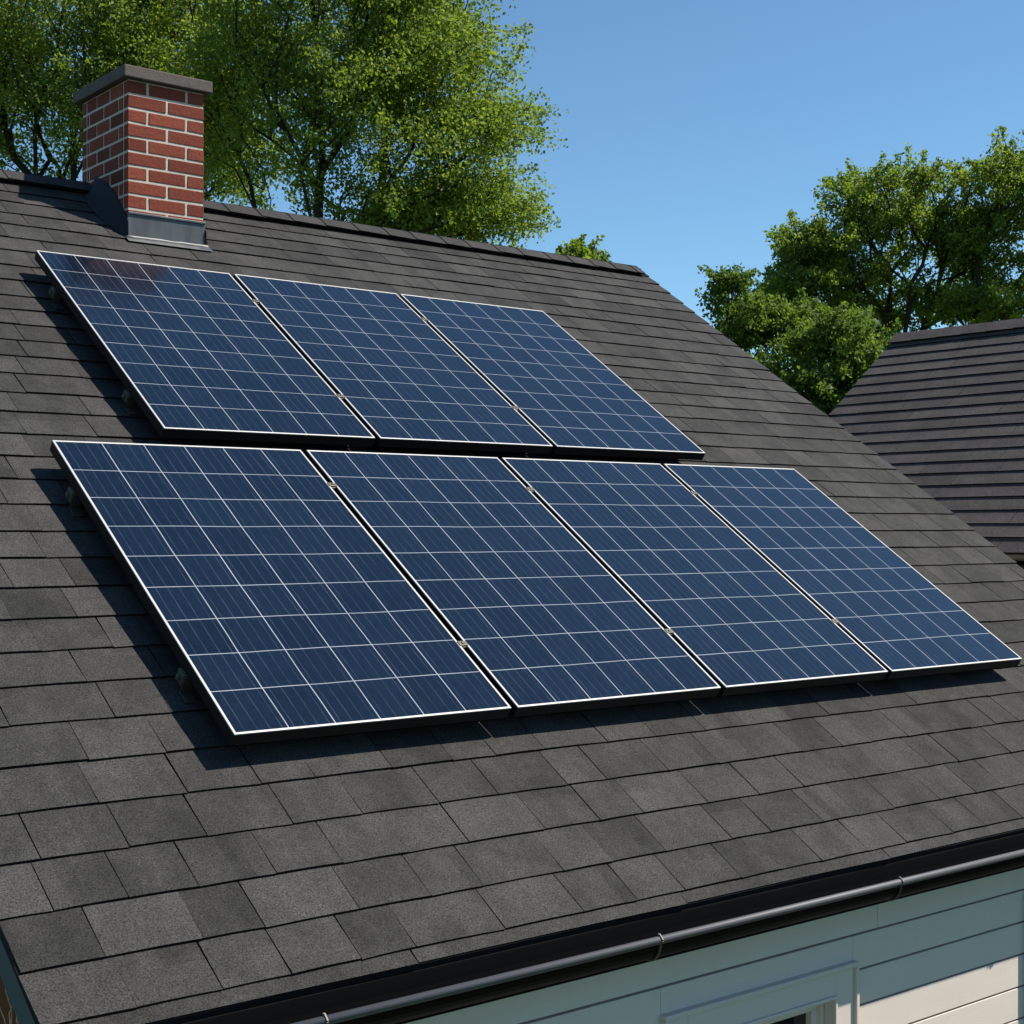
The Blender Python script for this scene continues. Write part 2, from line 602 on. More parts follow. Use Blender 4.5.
# rake boards (slate blue) following both slopes, left and right gable
for x0, x1 in ((UL + 0.012, UL + 0.032), (UR - 0.032, UR - 0.012)):
    rb = MB()
    T = 0.135
    rb.prism([(EY + 0.004, EZ - 0.033), (YAP, ZAP - 0.051), (2 * YAP - EY - 0.004, EZ - 0.033),
              (2 * YAP - EY - 0.004, EZ - T), (YAP, ZAP - T - 0.03), (EY + 0.004, EZ - T)], x0, x1)
    rb.build('rake_board', M_SLATEP, roof_o, bevel=0.002)
    de = MB()
    xa = x0 - 0.004 if x0 < 0 else x1 + 0.003
    de.prism([(EY - 0.004, EZ - 0.001), (YAP, ZAP - 0.001), (2 * YAP - EY + 0.004, EZ - 0.001),
              (2 * YAP - EY + 0.004, EZ - 0.016), (YAP, ZAP - 0.016), (EY - 0.004, EZ - 0.016)], xa, xa + 0.003)
    de.build('drip_edge', M_SLATEP, roof_o)

# front: fascia, gutter with grey front lip, brackets
fa = MB()
fa.box(UL + 0.035, UR - 0.035, EY + 0.006, EY + 0.030, EZ - 0.150, EZ - 0.018)
fa.build('fascia', M_BLACK, house, bevel=0.002)
gut = MB()
yb, yf = EY + 0.003, EY - 0.088
prof = []
outer, inner = [], []
zc = EZ - 0.060
for k in range(13):
    a = pi * k / 12
    yy = (yb + yf) / 2 + (yb - yf) / 2 * cos(a)
    outer.append((yy, zc - 0.060 * sin(a)))
    inner.append(((yb + yf) / 2 + ((yb - yf) / 2 - 0.003) * cos(a), zc - 0.057 * sin(a)))
prof = [(yb, EZ - 0.022)] + outer + list(reversed(inner)) + [(yb - 0.003, EZ - 0.022)]
gut.prism(prof, UL + 0.02, UR - 0.02)
gut_o = gut.build('gutter', M_BLACK, house)
lip = MB()
lip.tube([(UL + 0.02, yf + 0.002, zc + 0.004), (UR - 0.02, yf + 0.002, zc + 0.004)], 0.0122, 12)
lip.build('gutter_lip', M_LIP, gut_o, smooth=True)
for ub in (-0.15, 0.99, 2.13, 3.27, 4.41):
    bk = MB()
    path = []
    for k in range(11):
        a = pi * (0.30 + 0.70 * k / 10)
        path.append((ub, (yb + yf) / 2 + (yb - yf) / 2 * 1.06 * cos(a), zc - 0.064 * sin(a)))
    path += [(ub, yf - 0.013, zc + 0.006), (ub, yf + 0.002, zc + 0.0205), (ub, yf + 0.018, zc + 0.010)]
    path = [Vector(p) for p in path]
    for q0, q1 in zip(path[:-1], path[1:]):
        bk.tube([q0, q1], 0.0042, 6)
    bk.build('gutter_bracket', M_FOOT, gut_o)

# front wall: lapped siding boards
wall = MB()
ztop = EZ - 0.085
WL, WR = UL + 0.10, UR - 0.12
WIN_L, WIN_R, WIN_T, WIN_B = 1.197, 2.147, -0.826, -2.05
HL, HR, HT, HB = 1.308, 2.036, -0.926, -1.95
wall.box(WL + 0.001, HL, YW + 0.0225, YW + 0.14, GROUND, ztop, 1)
wall.box(HR, WR - 0.001, YW + 0.0225, YW + 0.14, GROUND, ztop, 1)
wall.box(HL, HR, YW + 0.0225, YW + 0.14, HT, ztop, 1)
wall.box(HL, HR, YW + 0.0225, YW + 0.14, GROUND, HB, 1)
z = ztop
edges = [ztop, -0.737]
while edges[-1] > GROUND + 0.1:
    edges.append(edges[-1] - 0.1265)
for k in range(len(edges) - 1):
    zt, zb = edges[k], max(edges[k + 1], GROUND)
    spans = [(WL, WR, zt)]
    if zt > WIN_B and zb < WIN_T - 0.001:
        spans = [(WL, WIN_L + 0.004, zt), (WIN_R - 0.004, WR, zt)]
        if zt > WIN_T:
            wall.box(WIN_L + 0.0045, WIN_R - 0.0045, YW, YW + 0.021, WIN_T - 0.012, zt - 0.0075)
    for a, b, _z in spans:
        # staggered butt joints
        cuts = [a]
        x = a + rnd.uniform(0.9, 2.4)
        while x < b - 0.6:
            cuts.append(x)
            x += rnd.uniform(1.6, 2.6)
        cuts.append(b)
        for c0, c1 in zip(cuts[:-1], cuts[1:]):
            d = rnd.uniform(-0.0008, 0.0008)
            wall.box(c0 + 0.0006, c1 - 0.0006, YW + d, YW + 0.021, zb, zt - 0.0075)
wall_o = wall.build('front_wall', [M_SIDING, M_GROOVE], house, bevel=0.0015)

# other walls
gl = MB()
yb2 = 2 * YAP - YW
gl.hexa([(WL, YW + 0.145, GROUND), (WL + 0.12, YW + 0.145, GROUND), (WL + 0.12, yb2 - 0.145, GROUND), (WL, yb2 - 0.145, GROUND),
         (WL, YW + 0.145, EZ + 0.05), (WL + 0.12, YW + 0.145, EZ + 0.05), (WL + 0.12, yb2 - 0.145, EZ + 0.05), (WL, yb2 - 0.145, EZ + 0.05)])
gl.prism([(YW + 0.15, EZ + 0.05), (YAP, ZAP - 0.06), (yb2 - 0.15, EZ + 0.05)], WL, WL + 0.12)
z = GROUND
while z < ZAP - 0.3:
    za, zb = z, z + 0.13
    # clip the board to the gable triangle
    def half(zz):
        return min(YAP - (YW + 0.02), max(0.05, (ZAP - 0.09 - zz) / math.tan(P)))
    h0, h1 = half(za), half(zb)
    gl.hexa([(WL - 0.022, YAP - h0, za), (WL, YAP - h0, za), (WL, YAP + h0, za), (WL - 0.022, YAP + h0, za),
             (WL - 0.006, YAP - h1, zb), (WL, YAP - h1, zb), (WL, YAP + h1, zb), (WL - 0.006, YAP + h1, zb)])
    z = zb
gl.build('gable_wall', M_WOODB, house, label='brown timber gable wall in the shade')
gr_ = MB()
gr_.prism([(YW + 0.15, GROUND), (YW + 0.15, EZ + 0.05), (YAP, ZAP - 0.06), (yb2 - 0.15, EZ + 0.05), (yb2 - 0.15, GROUND)], WR - 0.12, WR)
gr_.build('gable_wall', M_SIDING, house, label='white gable wall')
bw = MB()
bw.box(WL + 0.001, WR - 0.001, yb2 - 0.14, yb2, GROUND, EZ - 0.06)
bw.build('rear_wall', M_SIDING, house)
cb = MB()
cb.box(WL - 0.03, WL + 0.09, YW - 0.012, YW + 0.143, GROUND, ztop - 0.002)
cb.build('corner_board', M_TRIMW, house, bevel=0.002)
cb = MB()
cb.box(WR - 0.09, WR + 0.015, YW - 0.012, YW + 0.143, GROUND, ztop - 0.002)
cb.build('corner_board', M_TRIMW, house, bevel=0.002)


# window (frame, sash, pane)
def window(xl, xr, zt, zb, hl, hr, ht, hb):
    w = MB()
    # flat casing
    y0, y1 = YW - 0.014, YW + 0.018
    w.box(xl + 0.016, hl, y0, y1, zb, zt - 0.016)
    w.box(hr, xr - 0.016, y0, y1, zb, zt - 0.016)
    w.box(hl, hr, y0, y1, ht, zt - 0.016)
    # back band, standing proud round the outside
    w.box(xl, xr, y0 - 0.014, y1, zt - 0.016, zt)
    w.box(xl, xl + 0.016, y0 - 0.014, y1, zb, zt - 0.016)
    w.box(xr - 0.016, xr, y0 - 0.014, y1, zb, zt - 0.016)
    w.box(hl - 0.0, hl + 0.012, y0 - 0.008, YW + 0.05, hb, ht - 0.012)
    w.box(hr - 0.012, hr, y0 - 0.008, YW + 0.05, hb, ht - 0.012)
    w.box(hl, hr, y0 - 0.008, YW + 0.05, ht - 0.012, ht)
    wo_ = w.build('window', M_TRIMW, house, bevel=0.0025)
    s_ = MB()
    a, b, c, d = hl + 0.013, hr - 0.013, ht - 0.013, hb
    for k, (wd, y) in enumerate(((0.018, 0.028), (0.034, 0.046))):
        s_.box(a, a + wd, YW + y, YW + 0.09, d, c - wd, 0)
        s_.box(b - wd, b, YW + y, YW + 0.09, d, c - wd, 0)
        s_.box(a, b, YW + y, YW + 0.09, c - wd, c, 0)
        a, b, c = a + wd * 0.62 + 0.0003, b - wd * 0.62 - 0.0003, c - wd * 0.62 - 0.0003
    s_.box(a, b, YW + 0.05, YW + 0.088, (c + d) / 2 - 0.02, (c + d) / 2 + 0.02)
    s_.build('sash', M_TRIMW, wo_, bevel=0.002)
    gp = MB()
    gp.box(a + 0.002, b - 0.002, YW + 0.072, YW + 0.078, d, c - 0.002)
    gp.build('pane', M_GLASSW, wo_)
    sl = MB()
    sl.box(xl - 0.02, xr + 0.02, YW - 0.05, YW + 0.10, zb - 0.03, zb)
    sl.build('sill', M_TRIMW, wo_, bevel=0.003)
    return wo_


window(WIN_L, WIN_R, WIN_T, WIN_B, HL, HR, HT, HB)
# louvred shutter at the right edge of the view
sh = MB()
sx0, sx1, szt, szb = 3.216, 3.56, -0.748, -2.05
sh.box(sx0, sx0 + 0.045, YW - 0.035, YW - 0.004, szb, szt)
sh.box(sx1 - 0.045, sx1, YW - 0.035, YW - 0.004, szb, szt)
sh.box(sx0 + 0.045, sx1 - 0.045, YW - 0.034, YW - 0.004, szt - 0.05, szt)
sh.box(sx0 + 0.045, sx1 - 0.045, YW - 0.034, YW - 0.004, szb, szb + 0.05)
z = szb + 0.06
while z < szt - 0.085:
    sh.hexa([(sx0 + 0.045, YW - 0.032, z), (sx1 - 0.045, YW - 0.032, z), (sx1 - 0.045, YW - 0.026, z), (sx0 + 0.045, YW - 0.026, z),
             (sx0 + 0.045, YW - 0.014, z + 0.034), (sx1 - 0.045, YW - 0.014, z + 0.034), (sx1 - 0.045, YW - 0.008, z + 0.034), (sx0 + 0.045, YW - 0.008, z + 0.034)])
    z += 0.032
sh.build('shutter', M_SLATEP, house)

# ------------------------------------------------------------------ chimney (part of the house)
CX0, CX1, CY0, CY1 = 1.137, 1.557, 3.1745, 3.742
CZT = 2.948
BZ0 = 1.99
ch = MB()
ins = 0.0035
ch.box(CX0 + ins, CX1 - ins, CY0 + ins, CY1 - ins, BZ0, CZT - 0.001)
ch_o = ch.build('chimney', M_MORTAR, house, label='red brick chimney with a concrete cap')
br = MB()
r3 = random.Random(21)
CH = 0.0722
J = 0.0135
zrow = CZT - CH * 14 + J * 0.5
row = 0
DEP = 0.05


def brick(x0, x1, y0, y1, z0, z1):
    j = lambda: r3.uniform(-0.0012, 0.0012)
    tone = min(1, max(0, r3.gauss(0.55, 0.25)))
    br.hexa([(x0 + j(), y0 + j(), z0 + j()), (x1 + j(), y0 + j(), z0 + j()), (x1 + j(), y1 + j(), z0 + j()), (x0 + j(), y1 + j(), z0 + j()),
             (x0 + j(), y0 + j(), z1 + j()), (x1 + j(), y0 + j(), z1 + j()), (x1 + j(), y1 + j(), z1 + j()), (x0 + j(), y1 + j(), z1 + j())], tone=tone)


for row in range(14):
    z0 = zrow + row * CH
    z1 = z0 + CH - J
    if z1 > CZT:
        z1 = CZT
    odd = (row + 1) % 2
    Lx = CX1 - CX0
    fx = [CX0, CX0 + Lx * 0.51, CX1] if odd else [CX0, CX0 + Lx * 0.255, CX0 + Lx * 0.765, CX1]
    for i in range(len(fx) - 1):
        a = fx[i] + (J / 2 if i else 0)
        b = fx[i + 1] - (J / 2 if i < len(fx) - 2 else 0)
        brick(a, b, CY0, CY0 + DEP, z0, z1)
        brick(a, b, CY1 - DEP, CY1, z0, z1)
    Ly = CY1 - CY0 - 2 * DEP - J
    ya = CY0 + DEP + J
    fy = ([0.0, 0.13, 0.53, 0.93] if odd else [0.0, 0.36, 0.72])
    ys = [ya + q * Ly for q in fy] + [CY1 - DEP]
    for i in range(len(ys) - 1):
        a, b = ys[i], ys[i + 1] - J
        if b - a < 0.012:
            continue
        brick(CX0, CX0 + DEP, a, b, z0, z1)
        brick(CX1 - DEP, CX1, a, b, z0, z1)
br.build('brickwork', M_BRICK, ch_o, bevel=0.0025)
cp = MB()
cp.hexa([(CX0 - 0.034, CY0 - 0.034, CZT + 0.001), (CX1 + 0.034, CY0 - 0.034, CZT + 0.001), (CX1 + 0.034, CY1 + 0.05, CZT + 0.001), (CX0 - 0.034, CY1 + 0.05, CZT + 0.001),
         (CX0 - 0.034, CY0 - 0.034, CZT + 0.062), (CX1 + 0.034, CY0 - 0.034, CZT + 0.062), (CX1 + 0.034, CY1 + 0.05, CZT + 0.062), (CX0 - 0.034, CY1 + 0.05, CZT + 0.062)])
cp.hexa([(CX0 - 0.030, CY0 - 0.030, CZT + 0.0625), (CX1 + 0.030, CY0 - 0.030, CZT + 0.0625), (CX1 + 0.030, CY1 + 0.046, CZT + 0.0625), (CX0 - 0.030, CY1 + 0.046, CZT + 0.0625),
         (CX0 + 0.12, CY0 + 0.15, CZT + 0.080), (CX1 - 0.12, CY0 + 0.15, CZT + 0.080), (CX1 - 0.12, CY1 - 0.15, CZT + 0.080), (CX0 + 0.12, CY1 - 0.15, CZT + 0.080)])
cp.build('chimney_cap', M_CONC, ch_o, bevel=0.006)
# front apron flashing and step flashing at the sides
vb = CY0 / CS            # slope coordinate where the front face meets the deck
zb = CY0 * SN / CS
ap = MB()
ap.box(CX0 - 0.004, CX1 + 0.004, CY0 - 0.006, CY0 - 0.002, zb - 0.01, zb + 0.136)
ap.box(CX0 - 0.004, CX1 + 0.004, CY0 - 0.014, CY0 - 0.0065, zb + 0.126, zb + 0.137)
ap.build('apron_flashing', M_LEAD, ch_o, bevel=0.0015)
sk = MB()
sk.rbox(CX0 - 0.022, CX1 + 0.022, vb - 0.058, vb - 0.008, 0.0135, 0.0175, 0)
sk.build('apron_skirt', M_LEAD, ch_o, bevel=0.001)
cl = MB()
pts = [RP(CX0 - 0.012 + (CX1 - CX0 + 0.024) * k / 12, vb - 0.012 + rnd.uniform(-0.002, 0.002), 0.0185) for k in range(13)]
cl.tube(pts, [0.007 + rnd.uniform(-0.0015, 0.0015) for _ in pts], 7)
cl.build('sealant_bead', M_CAULK, ch_o, smooth=True)
for sgn, xs in ((-1, CX0), (1, CX1)):
    sf = MB()
    n = 8
    for k in range(n):
        f0, f1 = k / n, (k + 1) / n
        va, vb_ = vb - 0.02 + (VR - 0.13 - vb) * f0, vb - 0.02 + (VR - 0.13 - vb) * f1

        def hh(f):
            return 0.10 + 0.05 * sin(pi * f) + 0.02 * f
        xa = xs + sgn * 0.004
        xb = xs + sgn * 0.0065
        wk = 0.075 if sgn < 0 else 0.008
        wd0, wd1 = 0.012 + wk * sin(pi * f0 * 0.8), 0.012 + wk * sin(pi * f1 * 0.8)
        # upstand
        q0, q1 = RP(0, va), RP(0, vb_)
        sf.hexa([(xa, q0.y, q0.z), (xb, q0.y, q0.z), (xb, q1.y, q1.z), (xa, q1.y, q1.z),
                 (xa, q0.y, q0.z + hh(f0)), (xb, q0.y, q0.z + hh(f0)), (xb, q1.y, q1.z + hh(f1)), (xa, q1.y, q1.z + hh(f1))])
        # curved cant between wall and roof
        c0 = [(xb, hh(f0) * 0.92), (xs + sgn * (0.006 + wd0 * 0.25), hh(f0) * 0.55), (xs + sgn * (0.006 + wd0 * 0.6), hh(f0) * 0.25), (xs + sgn * (0.006 + wd0), 0.017)]
        c1 = [(xb, hh(f1) * 0.92), (xs + sgn * (0.006 + wd1 * 0.25), hh(f1) * 0.55), (xs + sgn * (0.006 + wd1 * 0.6), hh(f1) * 0.25), (xs + sgn * (0.006 + wd1), 0.017)]
        for a in range(3):
            sf.face([(c0[a][0], q0.y, q0.z + c0[a][1]), (c0[a + 1][0], q0.y, q0.z + c0[a + 1][1]),
                     (c1[a + 1][0], q1.y, q1.z + c1[a + 1][1]), (c1[a][0], q1.y, q1.z + c1[a][1])])
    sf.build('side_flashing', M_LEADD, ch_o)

# ------------------------------------------------------------------ solar panels
PANEL_H = 0.120          # top of the rim above the deck
T = 0.043


def make_panel():
    root = bpy.data.objects.new('solar_panel', None)
    root.empty_display_size = 0.2
    COL.objects.link(root)
    root['local'] = 1
    f = MB()
    b = 0.028
    for x0, x1, y0, y1 in ((0, PW, 0, b), (0, PW, PH - b, PH), (0, b, b, PH - b), (PW - b, PW, b, PH - b)):
        f.box(x0, x1, y0, y1, 0, T - 0.0045)
    f.build('frame', M_FRAME, root, bevel=0.001)
    s = MB()
    s.box(b, PW - b, b, PH - b, T - 0.018, T - 0.012)
    s.build('backsheet', M_UNDERSIDE, root)
    rm = MB()
    w = RIMW
    for x0, x1, y0, y1 in ((0, PW, 0, w), (0, PW, PH - w, PH), (0, w, w, PH - w), (PW - w, PW, w, PH - w)):
        rm.box(x0 + 0.0004, x1 - 0.0004, y0 + 0.0004, y1 - 0.0004, T - 0.0044, T)
    rm.build('rim', M_RIM, root, bevel=0.0008)
    gl_ = MB()
    gl_.box(w, PW - w, w, PH - w, T - 0.011, T - 0.002)
    gl_.build('solar_cells', M_CELL, root)
    return root


proto = make_panel()


def copy_panel(o):
    c = o.copy()
    COL.objects.link(c)
    for chd in list(o.children):
        d = chd.copy()
        COL.objects.link(d)
        d.parent = c
    return c


ROW2 = [-0.018, 1.012, 2.008, 3.005, 3.970]
A1, W1, V1, H1 = 0.4752, 0.9713, 1.7352, 1.5395
ROW1 = [A1 - 0.014, A1 + W1 - 0.012, A1 + 2 * W1 - 0.002, A1 + 3 * W1 + 0.024]
H2 = 1.6133
LAB1 = ['solar panel at the left end of the upper row, just below the chimney',
        'middle solar panel of the three in the upper row',
        'solar panel at the right end of the upper row, nearest the bare shingles']
LAB2 = ['solar panel at the left end of the lower row, largest and nearest',
        'second solar panel from the left in the lower row of four',
        'third solar panel from the left in the lower row of four',
        'solar panel at the right end of the lower row, nearest the neighbouring roof']
GAP = 0.027
k = 0
for labs, us, v0, hgt in ((LAB2, ROW2, 0.0, H2), (LAB1, ROW1, V1, H1)):
    for i, lb in enumerate(labs):
        o = proto if k == 0 else copy_panel(proto)
        k += 1
        a = us[i] + (GAP / 2 if i else 0)
        b = us[i + 1] - (GAP / 2 if i < len(labs) - 1 else 0)
        o.location = RP(a, v0, PANEL_H - T)
        o.rotation_euler = (P, 0, 0)
        o.scale = ((b - a) / PW, hgt / PH, 1)
        tag(o, lb, 'solar panel', 'solar panels on the roof')

# rails under the panels with feet and clamps
RAILS = [(ROW2, 1.355, 'lower row, upper rail', 'aluminium rail under the upper part of the lower panel row'),
         (ROW2, 0.345, '', 'aluminium rail under the lower part of the lower panel row'),
         (ROW1, 2.985, '', 'aluminium rail under the upper part of the upper panel row'),
         (ROW1, 2.085, '', 'aluminium rail under the lower part of the upper panel row')]
for us, v, _, lb in RAILS:
    root = empty('mounting_rail', RP(us[0], v, 0.012), lb, 'panel rail', 'rails carrying the solar panels')
    hb, ht = 0.040, PANEL_H - T - 0.001
    m = MB()
    m.rbox(us[0] - 0.012, us[-1] - 0.03, v - 0.017, v + 0.017, hb, ht)
    m.build('rail', M_BLACK, root, bevel=0.002)
    nf = 4
    for q in range(nf):
        uf = us[0] + 0.004 + (us[-1] - us[0] - 0.2) * q / (nf - 1)
        m = MB()
        m.rbox(uf - 0.016, uf + 0.024, v - 0.075, v - 0.0215, 0.0145, 0.020)
        m.rbox(uf - 0.014, uf + 0.022, v - 0.0275, v - 0.0215, 0.0205, ht - 0.004)
        m.build('foot', M_FOOT, root, bevel=0.0015)
    m = MB()
    m.rbox(us[0] - 0.0125, us[0] + 0.018, v - 0.020, v + 0.020, hb - 0.003, ht + 0.0005)
    m.build('rail_end', M_ALU, root, bevel=0.002)
    m = MB()
    m.rbox(us[0] - 0.022, us[0] - 0.0128, v - 0.0075, v + 0.0075, hb + 0.008, hb + 0.023)
    m.build('bolt', M_ALU, root, bevel=0.002)
    for ug in us[1:-1]:
        m = MB()
        m.rbox(ug - 0.0095, ug + 0.0095, v - 0.014, v + 0.014, ht + 0.001, PANEL_H - 0.004)
        m.rbox(ug - 0.0185, ug + 0.0185, v - 0.012, v + 0.012, PANEL_H + 0.0005, PANEL_H + 0.0030)
        m.rbox(ug - 0.005, ug + 0.005, v - 0.005, v + 0.005, PANEL_H + 0.0033, PANEL_H + 0.0065)
        m.build('mid_clamp', M_ALU, root, bevel=0.001)

# ------------------------------------------------------------------ neighbour's house
NX, NZ, NYF = 11.145, 2.74, 5.97
NQ = radians(38.8)
NEX, NEZ = 8.358, 0.499
NYN = -7.0
nb = empty('house', (NX, -0.5, GROUND), 'neighbouring house whose dark grey shingle roof slopes down behind the right edge', 'house')
NLEN = (NX - NEX) / cos(NQ)


def NP(u, v, h=0.0):       # u towards -Y from the far rake, v up the slope from the eave
    return Vector((NEX + v * cos(NQ) - h * sin(NQ), NYF - u, NEZ + v * sin(NQ) + h * cos(NQ)))


def NPB(u, v, h=0.0):
    q = NP(u, v, h)
    return Vector((2 * NX - q.x, q.y, q.z))


nr = MB()
r4 = random.Random(5)
ncs = []
v = 0.0
while v < NLEN - 0.15:
    ncs.append(v)
    v += 0.176 + r4.uniform(-0.006, 0.006)
L_N = NYF - NYN
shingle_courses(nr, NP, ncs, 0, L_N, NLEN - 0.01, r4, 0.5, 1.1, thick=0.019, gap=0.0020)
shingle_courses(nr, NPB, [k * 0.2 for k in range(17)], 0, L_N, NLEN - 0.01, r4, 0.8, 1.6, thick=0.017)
dk = [NP(0.01, 0), NP(0.01, NLEN), NPB(0.01, 0), NPB(0.01, 0) + Vector((-0.05, 0, -0.04)), NP(0.01, NLEN) + Vector((0, 0, -0.06)), NP(0.01, 0) + Vector((0.05, 0, -0.04))]
far = [Vector((q.x, NYN + 0.01, q.z)) for q in dk]
n6 = len(dk)
for i in range(n6):
    j = (i + 1) % n6
    nr.face([dk[i], dk[j], far[j], far[i]], 2)
nr.face([dk[0], dk[1], dk[4], dk[5]], 2)
nr.face([dk[1], dk[2], dk[3], dk[4]], 2)
nro = nr.build('roof', [M_NSHINGLE, M_EDGE, M_UNDER], nb)
nc = MB()
u = 0.0
while u < L_N:
    un = min(u + 0.3, L_N)
    tone = min(1, max(0, r4.gauss(0.45, 0.2)))
    for F in (NP, NPB):
        nc.hexa([F(u, NLEN - 0.17, 0.030), F(un + 0.02, NLEN - 0.17, 0.030), F(un + 0.02, NLEN + 0.012, 0.020), F(u, NLEN + 0.012, 0.020),
                 F(u, NLEN - 0.17, 0.046), F(un + 0.02, NLEN - 0.17, 0.040), F(un + 0.02, NLEN + 0.012, 0.034), F(u, NLEN + 0.012, 0.040)], tone=tone, mis=[1, 0, 1, 1, 0, 1])
    u = un
nc.build('ridge_cap', [M_NSHINGLE, M_EDGE], nro)
nv = MB()
for F in (NP, NPB):
    nv.hexa([F(0.02, NLEN - 0.14, 0.012), F(L_N - 0.02, NLEN - 0.14, 0.012), F(L_N - 0.02, NLEN, 0.012), F(0.02, NLEN, 0.012),
             F(0.02, NLEN - 0.14, 0.029), F(L_N - 0.02, NLEN - 0.14, 0.029), F(L_N - 0.02, NLEN, 0.019), F(0.02, NLEN, 0.019)])
nv.build('ridge_vent', M_EDGE, nro)
nf = MB()
nf.box(NEX + 0.005, NEX + 0.03, NYN, NYF, NEZ - 0.048, NEZ - 0.012)
nf.build('fascia', M_NFASCIA, nb)
ns = MB()
ns.box(NEX + 0.031, NEX + 0.45, NYN + 0.05, NYF - 0.05, NEZ - 0.062, NEZ - 0.044)
ns.build('soffit', M_NSOFFIT, nb)
nw = MB()
x0, x1 = NEX + 0.42, 2 * NX - NEX - 0.42
nw.box(x0, x1, NYN + 0.3, NYF - 0.25, GROUND, NEZ - 0.101)
nw.build('wall', M_NWALL, nb)
for yg in (NYF - 0.26, NYN + 0.31):
    ng = MB()
    c3 = [(x0 + 0.1, NEZ - 0.1), (x1 - 0.1, NEZ - 0.1), (NX, NZ - 0.25)]
    ng.face([(x, yg, z_) for x, z_ in c3])
    ng.face([(x, yg - 0.08 if yg > 0 else yg + 0.08, z_) for x, z_ in c3])
    for a_, b_ in ((0, 1), (1, 2), (2, 0)):
        y2 = yg - 0.08 if yg > 0 else yg + 0.08
        ng.face([(c3[a_][0], yg, c3[a_][1]), (c3[b_][0], yg, c3[b_][1]), (c3[b_][0], y2, c3[b_][1]), (c3[a_][0], y2, c3[a_][1])])
    ng.build('gable', M_NWALL, nb)

# ------------------------------------------------------------------ trees


# camera frame, used once to lay the trees out by bearing and distance
CAM = np.array([-2.0886, -3.8980, 0.6841])
YAWR = radians(39.04)
FW = np.array([sin(YAWR), cos(YAWR), 0])
RT = np.array([cos(YAWR), -sin(YAWR), 0])



